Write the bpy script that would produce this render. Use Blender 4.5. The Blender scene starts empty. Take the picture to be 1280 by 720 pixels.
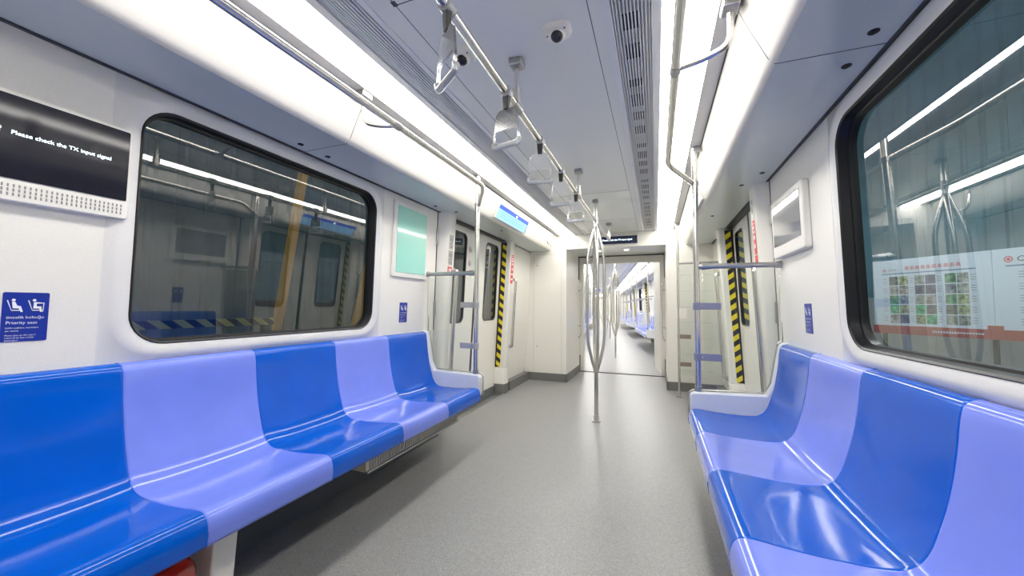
import bpy, math, random
from mathutils import Vector, Matrix
random.seed(4)
C = bpy.context.scene.collection
PI = math.pi
V = Vector
R_ = math.radians

# ------------------------------------------------------------------ materials
def mat(name, col, rough=.5, metal=0, coat=0, emit=None, es=0, noise=None, bump=0, spec=.5, bscale=200):
    m = bpy.data.materials.new(name); m.use_nodes = True
    nt = m.node_tree; b = nt.nodes['Principled BSDF']
    b.inputs['Base Color'].default_value = (*col, 1)
    b.inputs['Roughness'].default_value = rough
    b.inputs['Metallic'].default_value = metal
    b.inputs['Coat Weight'].default_value = coat
    b.inputs['Coat Roughness'].default_value = .04
    b.inputs['Specular IOR Level'].default_value = spec
    if emit:
        b.inputs['Emission Color'].default_value = (*emit, 1)
        b.inputs['Emission Strength'].default_value = es
    tc = nt.nodes.new('ShaderNodeTexCoord')
    n = nt.nodes.new('ShaderNodeTexNoise')
    n.inputs['Scale'].default_value = bscale if noise is None else noise[0]
    n.inputs['Detail'].default_value = 3
    nt.links.new(tc.outputs['Object'], n.inputs['Vector'])
    r = nt.nodes.new('ShaderNodeValToRGB')
    amp = .02 if noise is None else noise[1]
    r.color_ramp.elements[0].position = .35; r.color_ramp.elements[1].position = .65
    r.color_ramp.elements[0].color = (*[max(0, c*(1-amp)) for c in col], 1)
    r.color_ramp.elements[1].color = (*[min(1, c*(1+amp)) for c in col], 1)
    nt.links.new(n.outputs['Fac'], r.inputs['Fac'])
    nt.links.new(r.outputs['Color'], b.inputs['Base Color'])
    if bump:
        bn = nt.nodes.new('ShaderNodeBump'); bn.inputs['Strength'].default_value = bump
        bn.inputs['Distance'].default_value = .002
        n2 = nt.nodes.new('ShaderNodeTexNoise'); n2.inputs['Scale'].default_value = bscale
        nt.links.new(tc.outputs['Object'], n2.inputs['Vector'])
        nt.links.new(n2.outputs['Fac'], bn.inputs['Height']); nt.links.new(bn.outputs['Normal'], b.inputs['Normal'])
    return m

def clear_mat(name, tint, ior, gain, rough=0.0, body=None, bodyfac=0):
    m = bpy.data.materials.new(name); m.use_nodes = True
    nt = m.node_tree; nt.nodes.clear()
    out = nt.nodes.new('ShaderNodeOutputMaterial')
    tr = nt.nodes.new('ShaderNodeBsdfTransparent'); tr.inputs['Color'].default_value = (*tint, 1)
    gl = nt.nodes.new('ShaderNodeBsdfGlossy'); gl.inputs['Roughness'].default_value = rough
    fr = nt.nodes.new('ShaderNodeFresnel'); fr.inputs['IOR'].default_value = ior
    mu = nt.nodes.new('ShaderNodeMath'); mu.operation = 'MULTIPLY'; mu.inputs[1].default_value = gain; mu.use_clamp = True
    mx = nt.nodes.new('ShaderNodeMixShader')
    nt.links.new(fr.outputs[0], mu.inputs[0]); nt.links.new(mu.outputs[0], mx.inputs['Fac'])
    base = tr.outputs[0]
    if body:
        d = nt.nodes.new('ShaderNodeBsdfDiffuse'); d.inputs['Color'].default_value = (*body, 1)
        m2 = nt.nodes.new('ShaderNodeMixShader'); m2.inputs['Fac'].default_value = bodyfac
        tl = nt.nodes.new('ShaderNodeBsdfTranslucent'); tl.inputs['Color'].default_value = (*body, 1)
        m3 = nt.nodes.new('ShaderNodeMixShader'); m3.inputs['Fac'].default_value = .5
        nt.links.new(d.outputs[0], m3.inputs[1]); nt.links.new(tl.outputs[0], m3.inputs[2]); d = m3
        nt.links.new(tr.outputs[0], m2.inputs[1]); nt.links.new(d.outputs[0], m2.inputs[2]); base = m2.outputs[0]
    nt.links.new(base, mx.inputs[1]); nt.links.new(gl.outputs[0], mx.inputs[2])
    nt.links.new(mx.outputs[0], out.inputs['Surface'])
    return m

def stripe_mat(name, c1, c2, freq, ax, ay, az, rough=.4):
    """diagonal two-colour hazard tape"""
    m = mat(name, c1, rough); nt = m.node_tree; b = nt.nodes['Principled BSDF']
    tc = nt.nodes.new('ShaderNodeNewGeometry')
    dp = nt.nodes.new('ShaderNodeVectorMath'); dp.operation = 'DOT_PRODUCT'
    dp.inputs[1].default_value = (ax*freq, ay*freq, az*freq)
    nt.links.new(tc.outputs['Position'], dp.inputs[0])
    fr = nt.nodes.new('ShaderNodeMath'); fr.operation = 'FRACT'; nt.links.new(dp.outputs['Value'], fr.inputs[0])
    gt = nt.nodes.new('ShaderNodeMath'); gt.operation = 'GREATER_THAN'; gt.inputs[1].default_value = .5
    nt.links.new(fr.outputs[0], gt.inputs[0])
    mx = nt.nodes.new('ShaderNodeMix'); mx.data_type = 'RGBA'
    mx.inputs[6].default_value = (*c1, 1); mx.inputs[7].default_value = (*c2, 1)
    nt.links.new(gt.outputs[0], mx.inputs[0]); nt.links.new(mx.outputs[2], b.inputs['Base Color'])
    return m

M = {}
M['wall'] = mat('warm_white_panel', (.83, .812, .758), .36)
M['cove'] = mat('cream_cove_panel', (.72, .70, .65), .38)
M['soffit'] = mat('blue_grey_soffit', (.63, .69, .67), .22)
M['ceil'] = mat('pale_grey_ceiling', (.80, .82, .785), .22)
M['ceil_strip'] = mat('light_strip_surround', (.62, .61, .58), .45)
M['trim'] = mat('white_trim', (.74, .75, .76), .35)
M['surround'] = mat('window_surround', (.78, .775, .755), .25)
M['rubber'] = mat('black_rubber', (.008, .008, .010), .35)
M['seam'] = mat('dark_seam', (.06, .06, .07), .6)
M['steel'] = mat('brushed_steel', (.74, .72, .68), .24, 1)
M['steel_dark'] = mat('satin_steel', (.46, .46, .46), .36, 1)
M['seat_dark'] = mat('royal_blue_plastic', (.0, .105, .60), .12, coat=.3, spec=.32, noise=(6, .04), bump=.35, bscale=9)
M['seat_light'] = mat('periwinkle_plastic', (.19, .265, .84), .14, coat=.4, spec=.4, noise=(6, .03), bump=.35, bscale=9)
M['panel_white'] = mat('pale_grey_moulding', (.74, .76, .80), .3)
M['skirt'] = mat('dark_grey_skirting', (.17, .17, .165), .5)
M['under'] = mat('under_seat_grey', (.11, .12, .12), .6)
M['black'] = mat('matt_black', (.012, .012, .013), .5)
M['screen_off'] = mat('dark_glass_screen', (.014, .015, .024), .08, coat=0, spec=.45)
M['screen_grey'] = mat('grey_screen', (.32, .33, .35), .06, coat=1)
M['mint'] = mat('mint_panel', (.34, .74, .62), .12, coat=.8)
M['sticker_blue'] = mat('blue_sticker', (.012, .035, .32), .3)
M['white_ink'] = mat('white_ink', (.85, .87, .9), .5)
M['red'] = mat('red_sticker', (.72, .06, .07), .4)
M['red_paint'] = mat('red_enamel', (.62, .02, .012), .2, coat=.6)
M['kraft'] = mat('grey_beige_notice', (.50, .47, .42), .5, noise=(90, .35))
M['grey_ink'] = mat('grey_ink', (.28, .28, .30), .5)
M['text_glow'] = mat('white_screen_text', (.8, .9, 1), .5, emit=(.75, .95, 1), es=2.6)
M['lcd'] = mat('light_blue_lcd', (.1, .2, .3), .2, emit=(.30, .58, .95), es=1.0)
M['lcd_bar'] = mat('blue_lcd_bar', (.02, .05, .3), .2, emit=(.06, .10, .62), es=1.0)
M['lcd_ink'] = mat('lcd_text', (.05, .1, .3), .2, emit=(.16, .40, .82), es=.9)
M['led_board'] = mat('navy_led_board', (.012, .02, .07), .15, coat=.7)
M['lamp'] = mat('light_diffuser', (1, 1, 1), .5, emit=(1, .965, .90), es=11.0)
M['lamp_far'] = mat('light_diffuser_far', (1, 1, 1), .5, emit=(1, .975, .93), es=13.0)
M['spot'] = mat('small_spot', (1, 1, 1), .5, emit=(1, .97, .9), es=12)
M['added_fill_glow'] = mat('added_fill_lens', (1, 1, 1), .5, emit=(.9, .96, 1), es=170)  # strong glow for the added lamps that brighten the board outside
M['strap_black'] = mat('black_strap', (.015, .015, .017), .4)
M['clear'] = clear_mat('clear_plastic', (.97, .98, .99), 1.5, 1.8, .12, (.95, .97, 1), .17)
M['clear_grip'] = clear_mat('frosted_plastic', (.9, .93, .95), 1.5, 1.3, .15, (.92, .93, .95), .55)
M['glass'] = clear_mat('train_window_glass', (.74, .82, .82), 1.7, 1.9)
M['glass_door'] = clear_mat('door_glass', (.55, .62, .63), 1.7, 2.0)
M['screen_glass'] = clear_mat('draught_screen_glass', (.965, .98, .97), 1.45, .8)
M['hazard'] = stripe_mat('hazard_tape', (.85, .70, .02), (.012, .012, .012), 8.3, .75, 0, 1)
M['hazard_b'] = stripe_mat('hazard_tape_mirrored', (.85, .70, .02), (.012, .012, .012), 8.3, -.75, 0, 1)
M['hazard_rail'] = stripe_mat('hazard_rail', (.55, .50, .16), (.02, .02, .02), 7.0, 0, .8, 1)
M['clamp_blue'] = mat('blue_grey_clamp', (.24, .25, .36), .35, .1)
M['clamp_grey'] = mat('grey_clamp', (.42, .42, .42), .4, .3)
M['clamp_brown'] = mat('bronze_clamp', (.30, .26, .20), .35, .5)
M['heater'] = mat('beige_heater', (.62, .56, .45), .4, .1)
M['hall_wall'] = mat('teal_cladding', (.12, .25, .30), .6, noise=(1.3, .15))
M['hall_dark'] = mat('dark_cladding', (.085, .115, .115), .6, noise=(1.3, .2))
M['hall_white'] = mat('pale_hall_wall', (.42, .44, .43), .7, noise=(2, .1))
M['hall_floor'] = mat('hall_floor', (.10, .105, .10), .5, noise=(4, .2))
M['orange'] = mat('orange_paint', (.72, .36, .08), .5)
M['dark_steel'] = mat('dark_hall_steel', (.05, .065, .07), .6)
M['board'] = mat('white_blue_board', (.74, .83, .93), .4)
M['board_red'] = mat('board_red_band', (.42, .09, .07), .5)
M['board_blue'] = mat('board_blue_rule', (.10, .22, .38), .5)
M['car_floor2'] = None
def floor_mat():
    m = mat('speckled_grey_floor', (.235, .24, .24), .37, spec=.7)
    nt = m.node_tree; b = nt.nodes['Principled BSDF']
    tc = nt.nodes.new('ShaderNodeTexCoord')
    vo = nt.nodes.new('ShaderNodeTexNoise'); vo.inputs['Scale'].default_value = 260; vo.inputs['Detail'].default_value = 2
    nt.links.new(tc.outputs['Object'], vo.inputs['Vector'])
    r = nt.nodes.new('ShaderNodeValToRGB')
    e = r.color_ramp.elements
    e[0].position = .36; e[0].color = (.21, .212, .21, 1)
    e[1].position = .66; e[1].color = (.37, .372, .365, 1)
    nt.links.new(vo.outputs['Fac'], r.inputs['Fac']); nt.links.new(r.outputs['Color'], b.inputs['Base Color'])
    bn = nt.nodes.new('ShaderNodeBump'); bn.inputs['Strength'].default_value = .12; bn.inputs['Distance'].default_value = .001
    nt.links.new(vo.outputs['Fac'], bn.inputs['Height']); nt.links.new(bn.outputs['Normal'], b.inputs['Normal'])
    return m
M['floor'] = floor_mat()

# ------------------------------------------------------------------ mesh helpers
W = Matrix.Identity(4)            # placement of the carriage being built
CAR = 1
ORG = {}                          # parent object -> world origin

def fillet(path, r, n=6):
    P = [V(p) for p in path]
    if r <= 0 or len(P) < 3: return P
    out = [P[0]]
    for i in range(1, len(P)-1):
        a, b, c = P[i-1], P[i], P[i+1]
        d1 = (a-b); d2 = (c-b)
        rr = min(r, d1.length*.49, d2.length*.49)
        p1 = b+d1.normalized()*rr; p2 = b+d2.normalized()*rr
        for k in range(n+1):
            t = k/n
            out.append(p1*(1-t)**2+b*2*t*(1-t)+p2*t*t)
    out.append(P[-1])
    return out

class MB:
    def __init__(s): s.v = []; s.f = []; s.m = []; s.mi = 0
    def add(s, vs, fs):
        o = len(s.v); s.v += [V(p) for p in vs]
        for f in fs: s.f.append([i+o for i in f]); s.m.append(s.mi)
        return s
    def box(s, x0, x1, y0, y1, z0, z1):
        vs = [(x, y, z) for x in (x0, x1) for y in (y0, y1) for z in (z0, z1)]
        return s.add(vs, [(0, 1, 3, 2), (4, 6, 7, 5), (0, 4, 5, 1), (2, 3, 7, 6), (0, 2, 6, 4), (1, 5, 7, 3)])
    def hexa(s, a, b):
        """a, b: two quads of 4 points"""
        return s.add(list(a)+list(b), [(3, 2, 1, 0), (4, 5, 6, 7), (0, 1, 5, 4), (1, 2, 6, 5), (2, 3, 7, 6), (3, 0, 4, 7)])
    def quad(s, a, b, c, d): return s.add([a, b, c, d], [(0, 1, 2, 3)])
    def prism(s, poly, fn, a, b):
        """poly of 2D points, fn(p, t) -> 3D at t=a and t=b"""
        n = len(poly)
        vs = [fn(p, a) for p in poly]+[fn(p, b) for p in poly]
        fs = [tuple(range(n-1, -1, -1)), tuple(range(n, 2*n))]+[(i, (i+1) % n, n+(i+1) % n, n+i) for i in range(n)]
        return s.add(vs, fs)
    def loft(s, loops, close=True, cap0=False, cap1=False):
        n = len(loops[0]); vs = [p for L in loops for p in L]; fs = []
        for k in range(len(loops)-1):
            for i in range(n if close else n-1):
                j = (i+1) % n
                fs.append((k*n+i, k*n+j, (k+1)*n+j, (k+1)*n+i))
        if cap0: fs.append(tuple(range(n-1, -1, -1)))
        if cap1: fs.append(tuple((len(loops)-1)*n+i for i in range(n)))
        return s.add(vs, fs)
    def tube(s, path, r, seg=14, fil=0, rads=None):
        P = fillet(path, fil) if fil else [V(p) for p in path]
        q = [P[0]]
        for p in P[1:]:
            if (p-q[-1]).length > 1e-5: q.append(p)
        P = q; n = len(P)
        T = [(P[min(i+1, n-1)]-P[max(i-1, 0)]).normalized() for i in range(n)]
        up = V((0, 0, 1)) if abs(T[0].z) < .9 else V((1, 0, 0))
        N = (up-T[0]*up.dot(T[0])).normalized(); loops = []
        for i in range(n):
            N = (N-T[i]*N.dot(T[i])).normalized(); B = T[i].cross(N)
            rr = r if rads is None else rads[min(i, len(rads)-1)]
            loops.append([P[i]+(N*math.cos(2*PI*k/seg)+B*math.sin(2*PI*k/seg))*rr for k in range(seg)])
        return s.loft(loops, True, True, True)
    def cyl(s, a, b, r, seg=20, r2=None):
        return s.tube([a, b], r, seg, rads=[r, r if r2 is None else r2])
    def ball(s, c, r, sx=1, sy=1, sz=1, seg=18, rings=10):
        c = V(c); loops = []
        for i in range(1, rings):
            t = PI*i/rings
            loops.append([c+V((sx*r*math.sin(t)*math.cos(2*PI*k/seg), sy*r*math.sin(t)*math.sin(2*PI*k/seg), sz*r*math.cos(t))) for k in range(seg)])
        return s.loft(loops, True, True, True)
    def text(s, body, o, dx, dy, size, lift=0, align='LEFT', space=1.0):
        cu = bpy.data.curves.new('t', 'FONT'); cu.body = body; cu.size = size; cu.align_x = align
        cu.space_character = space; cu.resolution_u = 3
        ob = bpy.data.objects.new('t', cu); C.objects.link(ob)
        dg = bpy.context.evaluated_depsgraph_get()
        me = bpy.data.meshes.new_from_object(ob.evaluated_get(dg))
        o = V(o); dx = V(dx).normalized(); dy = V(dy).normalized(); nz = dx.cross(dy)
        s.add([o+dx*v.co.x+dy*v.co.y+nz*lift for v in me.vertices], [tuple(p.vertices) for p in me.polygons])
        bpy.data.meshes.remove(me); bpy.data.objects.remove(ob); bpy.data.curves.remove(cu)
        return s
    def build(s, name, mats, parent=None, smooth=False, bevel=0, solid=0, org=None, angle=40, bseg=2):
        if not isinstance(mats, (list, tuple)): mats = [mats]
        pts = [W @ v for v in s.v]
        if parent is not None: o3 = ORG[parent.name]
        elif org is not None: o3 = W @ V(org)
        else:
            o3 = V(((min(p.x for p in pts)+max(p.x for p in pts))/2, (min(p.y for p in pts)+max(p.y for p in pts))/2, min(p.z for p in pts)))
        me = bpy.data.meshes.new(name)
        me.from_pydata([p-o3 for p in pts], [], s.f)
        for m in mats: me.materials.append(M[m])
        for i, p in enumerate(me.polygons): p.material_index = s.m[i]
        me.update()
        import bmesh
        bm = bmesh.new(); bm.from_mesh(me)
        bmesh.ops.recalc_face_normals(bm, faces=bm.faces[:]); bm.to_mesh(me); bm.free()
        ob = bpy.data.objects.new(name, me); C.objects.link(ob)
        if parent is not None: ob.parent = parent
        else: ob.location = o3
        ORG[ob.name] = o3
        if parent is not None:
            # sub-parts of a mesh part share the thing's origin
            ORG[ob.name] = o3
        if smooth:
            for p in me.polygons: p.use_smooth = True
            if hasattr(me, 'set_sharp_from_angle'): me.set_sharp_from_angle(angle=R_(angle))
        if solid:
            md = ob.modifiers.new('thickness', 'SOLIDIFY'); md.thickness = solid; md.offset = 0
        if bevel:
            md = ob.modifiers.new('bevel', 'BEVEL'); md.width = bevel; md.segments = bseg; md.limit_method = 'ANGLE'; md.angle_limit = R_(40)
        return ob

def tag(o, label=None, cat=None, group=None, kind=None):
    if label: o['label'] = label
    if cat: o['category'] = cat
    if group: o['group'] = group
    if kind: o['kind'] = kind
    return o
def thing(name, label, cat, loc, group=None, kind=None):
    o = bpy.data.objects.new(name, None); C.objects.link(o); o.empty_display_size = .05
    o.location = W @ V(loc); ORG[o.name] = W @ V(loc)
    return tag(o, label, cat, group, kind)
def struct(name, loc=(0, 0, 0)): return thing(name, None, None, loc, kind='structure')

def mirx(s, x): return s*x
# wall lean
def xw(z): return 1.361+max(0, 2.117-z)*.028+max(0, .95-z)*.06
def xd(z): return 1.42+(2.11-z)*.05          # door plane
def xp(z): return 1.275+(2.05-z)*.055        # pillar cover plane
CEIL = 2.35; SOF = 2.11

def rr(y0, y1, z0, z1, r, n=6):
    pts = []
    for cy, cz, a0 in ((y1-r, z1-r, 0), (y0+r, z1-r, 90), (y0+r, z0+r, 180), (y1-r, z0+r, 270)):
        for k in range(n+1):
            a = R_(a0+90*k/n); pts.append((cy+r*math.cos(a), cz+r*math.sin(a)))
    return pts
def loop_wall(pts, s, off, fx): return [V((s*(fx(z)+off), y, z)) for y, z in pts]

# ------------------------------------------------------------------ car shell pieces
def wall_piece(mb, s, y0, y1, z0, z1, fx=xw, n=1, off=0):
    zs = [z0+(z1-z0)*k/n for k in range(n+1)]
    if z0 < .95 < z1 and fx is xw: zs = sorted(set(zs+[.95]))
    for a, b in zip(zs, zs[1:]):
        mb.quad((s*(fx(a)+off), y0, a), (s*(fx(a)+off), y1, a), (s*(fx(b)+off), y1, b), (s*(fx(b)+off), y0, b))

def window(name, s, y0, y1, z0=1.03, z1=2.03, wall=None, hi=True):
    """rounded train window in a moulded surround; cuts nothing, wall is built round it"""
    w = struct(name, (s*1.4, (y0+y1)/2, z0))
    n = 8 if hi else 3
    o = MB()
    o.loft([loop_wall(rr(y0-.085, y1+.085, z0-.07, SOF, .002, n), s, 0, xw),
            loop_wall(rr(y0-.075, y1+.075, z0-.062, min(z1+.07, SOF-.005), .16, n), s, -.001, xw),
            loop_wall(rr(y0-.06, y1+.06, z0-.052, z1+.058, .165, n), s, -.014, xw),
            loop_wall(rr(y0-.03, y1+.03, z0-.028, z1+.03, .15, n), s, -.018, xw),
            loop_wall(rr(y0, y1, z0, z1, .13, n), s, -.008, xw)])
    o.build('window_surround', 'surround', w, smooth=True, angle=50)
    g = MB()
    g.loft([loop_wall(rr(y0, y1, z0, z1, .13, n), s, -.009, xw),
            loop_wall(rr(y0+.004, y1-.004, z0+.004, z1-.004, .126, n), s, -.012, xw),
            loop_wall(rr(y0+.011, y1-.011, z0+.011, z1-.011, .12, n), s, -.006, xw),
            loop_wall(rr(y0+.014, y1-.014, z0+.014, z1-.014, .118, n), s, .028, xw),
            loop_wall(rr(y0+.022, y1-.022, z0+.022, z1-.022, .11, n), s, .030, xw),
            loop_wall(rr(y0+.022, y1-.022, z0+.022, z1-.022, .11, n), s, .060, xw)])
    g.build('gasket', 'rubber', w, smooth=True)
    p = MB(); L = loop_wall(rr(y0+.022, y1-.022, z0+.022, z1-.022, .11, n), s, .040, xw)
    p.add(L, [tuple(range(len(L)))])
    p.build('glass', 'glass', w)
    return w

def doors(name, s, y0, y1, hi=True):
    """double sliding door y0..y1, pillars either side with hazard tape on the jambs"""
    ym = (y0+y1)/2
    d = struct(name, (s*1.45, ym, 0))
    for k, (a, b, wa, wb) in enumerate(((y0, ym-.006, y0+.10, ym-.255), (ym+.006, y1, ym+.255, y1-.10))):
        n = 5 if hi else 2
        z0, z1 = .10, 2.10
        lf = MB()
        lf.loft([loop_wall(rr(a, b, z0, z1, .002, n), s, .05, xd), loop_wall(rr(a, b, z0, z1, .002, n), s, 0, xd),
                 loop_wall(rr(wa-.02, wb+.02, .99, 2.045, .09, n), s, 0, xd), loop_wall(rr(wa-.012, wb+.012, .998, 2.037, .085, n), s, -.006, xd),
                 loop_wall(rr(wa, wb, 1.01, 2.025, .075, n), s, -.003, xd)])
        lf.build('door_leaf', 'wall', d, smooth=True, angle=30)
        g = MB()
        g.loft([loop_wall(rr(wa, wb, 1.01, 2.025, .075, n), s, -.004, xd), loop_wall(rr(wa+.014, wb-.014, 1.024, 2.011, .065, n), s, -.004, xd),
                loop_wall(rr(wa+.014, wb-.014, 1.024, 2.011, .065, n), s, .02, xd)])
        g.build('window_seal', 'rubber', d)
        p = MB(); L = loop_wall(rr(wa+.014, wb-.014, 1.024, 2.011, .065, n), s, .012, xd)
        p.add(L, [tuple(range(len(L)))]); p.build('door_glass', 'glass_door', d)
    m = MB()
    m.hexa([(s*(xd(.1)-.004), ym-.020, .1), (s*(xd(.1)-.004), ym+.020, .1), (s*(xd(.1)+.03), ym+.020, .1), (s*(xd(.1)+.03), ym-.020, .1)],
           [(s*(xd(2.1)-.004), ym-.020, 2.1), (s*(xd(2.1)-.004), ym+.020, 2.1), (s*(xd(2.1)+.03), ym+.020, 2.1), (s*(xd(2.1)+.03), ym-.020, 2.1)])
    m.build('centre_seal', 'rubber', d)
    m = MB(); m.box(s*1.36, s*(xd(2.1)+.03), y0, y1, 2.095, SOF); m.build('lintel', 'rubber', d)
    m = MB(); m.box(s*1.37, s*(xd(0)+.06), y0, y1, 0, .012); m.build('sill_plate', 'steel_dark', d)
    m = MB(); m.box(s*1.505, s*(xd(0)+.06), y0, y1, .012, .10); m.build('lower_track', 'under', d)
    return d

def pillar(name, s, y0, y1, jamb_hi, hi=True):
    """moulded cover beside a door; the jamb (with tape) is at y1 if jamb_hi else y0"""
    p = struct(name, (s*1.37, (y0+y1)/2, 0))
    # plan section, q along from wall seam (0) to jamb (1)
    ya, yb = (y0, y1) if jamb_hi else (y1, y0)
    L = yb-ya
    sec = [(.105, 0.0), (.085, .06), (.045, .17), (.012, .29), (0, .38), (0, .90), (.012, .98), (.03, 1.0), (.20, 1.0)]
    loops = []
    for z in (.34, 1.2, SOF):
        loops.append([V((s*(xp(z)+q), ya+L*t, z)) for q, t in sec])
    m = MB(); m.loft(loops, close=False); m.build('cover', 'wall', p, smooth=True, angle=35)
    # kick block and its skirting
    m = MB(); sec2 = [(q-.012 if 0 < i < 8 else q, t*1.03 if i > 4 else t) for i, (q, t) in enumerate(sec)]
    m.loft([[V((s*(xp(.34)+q+.005), ya+L*t, z)) for q, t in sec2] for z in (.13, .33)]+[[V((s*(xp(.34)+q+.02), ya+L*min(t, 1), .345)) for q, t in sec2]], close=False)
    m.build('kick_block', 'wall', p, smooth=True, angle=35)
    m = MB(); m.loft([[V((s*(xp(.34)+q+.001), ya+L*t, z)) for q, t in sec2] for z in (0, .13)], close=False)
    m.build('kick_skirting', 'skirt', p, smooth=True, angle=35)
    # tape and rubber on the jamb
    e = .002 if jamb_hi else -.002
    m = MB(); z0, z1 = .36, 2.09
    m.quad((s*(xp(z0)+.065), yb+e, z0), (s*(xp(z0)+.125), yb+e, z0), (s*(xp(z1)+.125), yb+e, z1), (s*(xp(z1)+.065), yb+e, z1))
    m.build('hazard_tape', 'hazard' if s*(1 if jamb_hi else -1) > 0 else 'hazard_b', p)
    m = MB()
    for q0, q1 in ((.125, .155),):
        m.hexa([(s*(xp(z0)+q0), yb, z0), (s*(xp(z0)+q1), yb, z0), (s*(xp(z0)+q1), yb+e*5, z0), (s*(xp(z0)+q0), yb+e*5, z0)],
               [(s*(xp(z1)+q0), yb, z1), (s*(xp(z1)+q1), yb, z1), (s*(xp(z1)+q1), yb+e*5, z1), (s*(xp(z1)+q0), yb+e*5, z1)])
    m.build('jamb_rubber', 'rubber', p)
    return p

# ------------------------------------------------------------------ bench
PROF = [(1.402, .915), (1.400, .948), (1.388, .962), (1.368, .962), (1.350, .950), (1.340, .915), (1.330, .82), (1.312, .71), (1.286, .61),
        (1.262, .546), (1.228, .506), (1.175, .490), (1.06, .488), (.95, .494), (.88, .501), (.842, .502), (.818, .492), (.806, .470), (.802, .440), (.806, .398)]
def catmull(P, n):
    out = []
    for i in range(len(P)-1):
        p0, p1, p2, p3 = P[max(i-1, 0)], P[i], P[i+1], P[min(i+2, len(P)-1)]
        for k in range(n):
            t = k/n
            out.append(tuple(.5*((2*b)+(-a+c)*t+(2*a-5*b+4*c-d)*t*t+(-a+3*b-3*c+d)*t**3) for a, b, c, d in zip(p0, p1, p2, p3)))
    out.append(P[-1]); return out
def seat_shell(s, ya, yb, hi=True):
    P = catmull(PROF, 3 if hi else 1); nv = 20 if hi else 6
    NP = len(P); m = MB(); loops = []
    for i, (x, z) in enumerate(P):
        a = P[max(i-1, 0)]; b = P[min(i+1, NP-1)]
        tx, tz = b[0]-a[0], b[1]-a[1]; L = math.hypot(tx, tz) or 1
        nx, nz = -tz/L, tx/L            # points into the bench
        if nx < 0 and i < NP*.5: nx, nz = -nx, -nz
        if i >= NP*.5 and nz > 0: nx, nz = -nx, -nz
        t = i/(NP-1)
        g = math.exp(-((t-.36)/.14)**2)*.55+math.exp(-((t-.56)/.12)**2)*1.0
        row = []
        vs = [-1+2*k/nv for k in range(nv+1)]
        if hi: vs = [-1, -.994, -.985]+[q*.97 for q in vs]+[.985, .994, 1]
        for v in vs:
            c = .013*(1-abs(v)**2.6)*g
            e = .0035*max(0, (abs(v)-.985)/.015)**2 if hi else 0
            row.append(V((s*(x+nx*(c+e)), (ya+yb)/2+v*(yb-ya)/2*.9975, z+nz*(c+e))))
        loops.append(row)
    m.loft(loops, close=False)
    return m
def bench(s, y_end, n, label, hi=True, dirn=-1, first_dark=True, group=None):
    """seats run from y_end in direction dirn"""
    pitch = .522
    b = thing('longitudinal_bench', label, 'bench', (s*1.1, y_end+dirn*pitch*n/2, 0), group)
    for k in range(n):
        a = y_end+dirn*pitch*k; c = a+dirn*pitch
        dk = (k % 2 == 0) == first_dark
        o = seat_shell(s, min(a, c), max(a, c), hi).build('seat_shell', 'seat_dark' if dk else 'seat_light', b, smooth=True, angle=60, solid=.008 if hi else 0)
        if hi: tag(o, 'glossy royal blue seat' if dk else 'glossy periwinkle seat')
    y1 = y_end+dirn*pitch*n
    for q, (yy, sg) in enumerate(((y_end, -dirn), (y1, dirn))):
        poly = [(.812, .452), (.812, .595), (.83, .615), (1.262, .628), (1.30, .70), (1.345, .955), (1.37, .975), (1.402, .975), (1.405, .90), (1.36, .40), (.84, .40)]
        e = MB(); e.prism(poly, lambda p, t: V((s*p[0], t, p[1])), yy+sg*.002, yy+sg*.062)
        o = e.build('end_panel', 'panel_white', b, bevel=.010 if hi else 0, smooth=hi)
        if hi:
            e = MB(); pl = [V((s*x, yy+sg*.064, z)) for x, z in [(.806, .44), (.806, .60), (.83, .620), (1.266, .634), (1.30, .70), (1.347, .965), (1.372, .982)]]
            e.tube(pl, .006, 8); e.build('edge_strip', 'steel_dark', o, smooth=True)
    yl, yh = min(y_end, y1), max(y_end, y1)
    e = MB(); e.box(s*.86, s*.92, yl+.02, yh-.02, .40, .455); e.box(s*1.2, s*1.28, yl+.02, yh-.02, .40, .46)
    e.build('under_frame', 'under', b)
    for t in ((.39, .03, .0) if hi else (.35,)):
        pass
    for yy in ((y_end+dirn*1.93, y_end+dirn*.12) if hi else (y_end+dirn*.9, y_end+dirn*2.4)):
        e = MB()
        if yy == y_end+dirn*1.93:
            e.prism([(.945, .40), (.975, .0), (1.24, .0), (1.24, .40)], lambda p, t: V((s*p[0], t, p[1])), yy-.045, yy+.045)
        else:
            e.box(s*1.02, s*1.2, yy-.02, yy+.02, .30, .40)
        e.build('support_bracket', 'wall' if yy == y_end+dirn*1.93 else 'heater', b, bevel=.006 if hi else 0)
    return b

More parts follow.
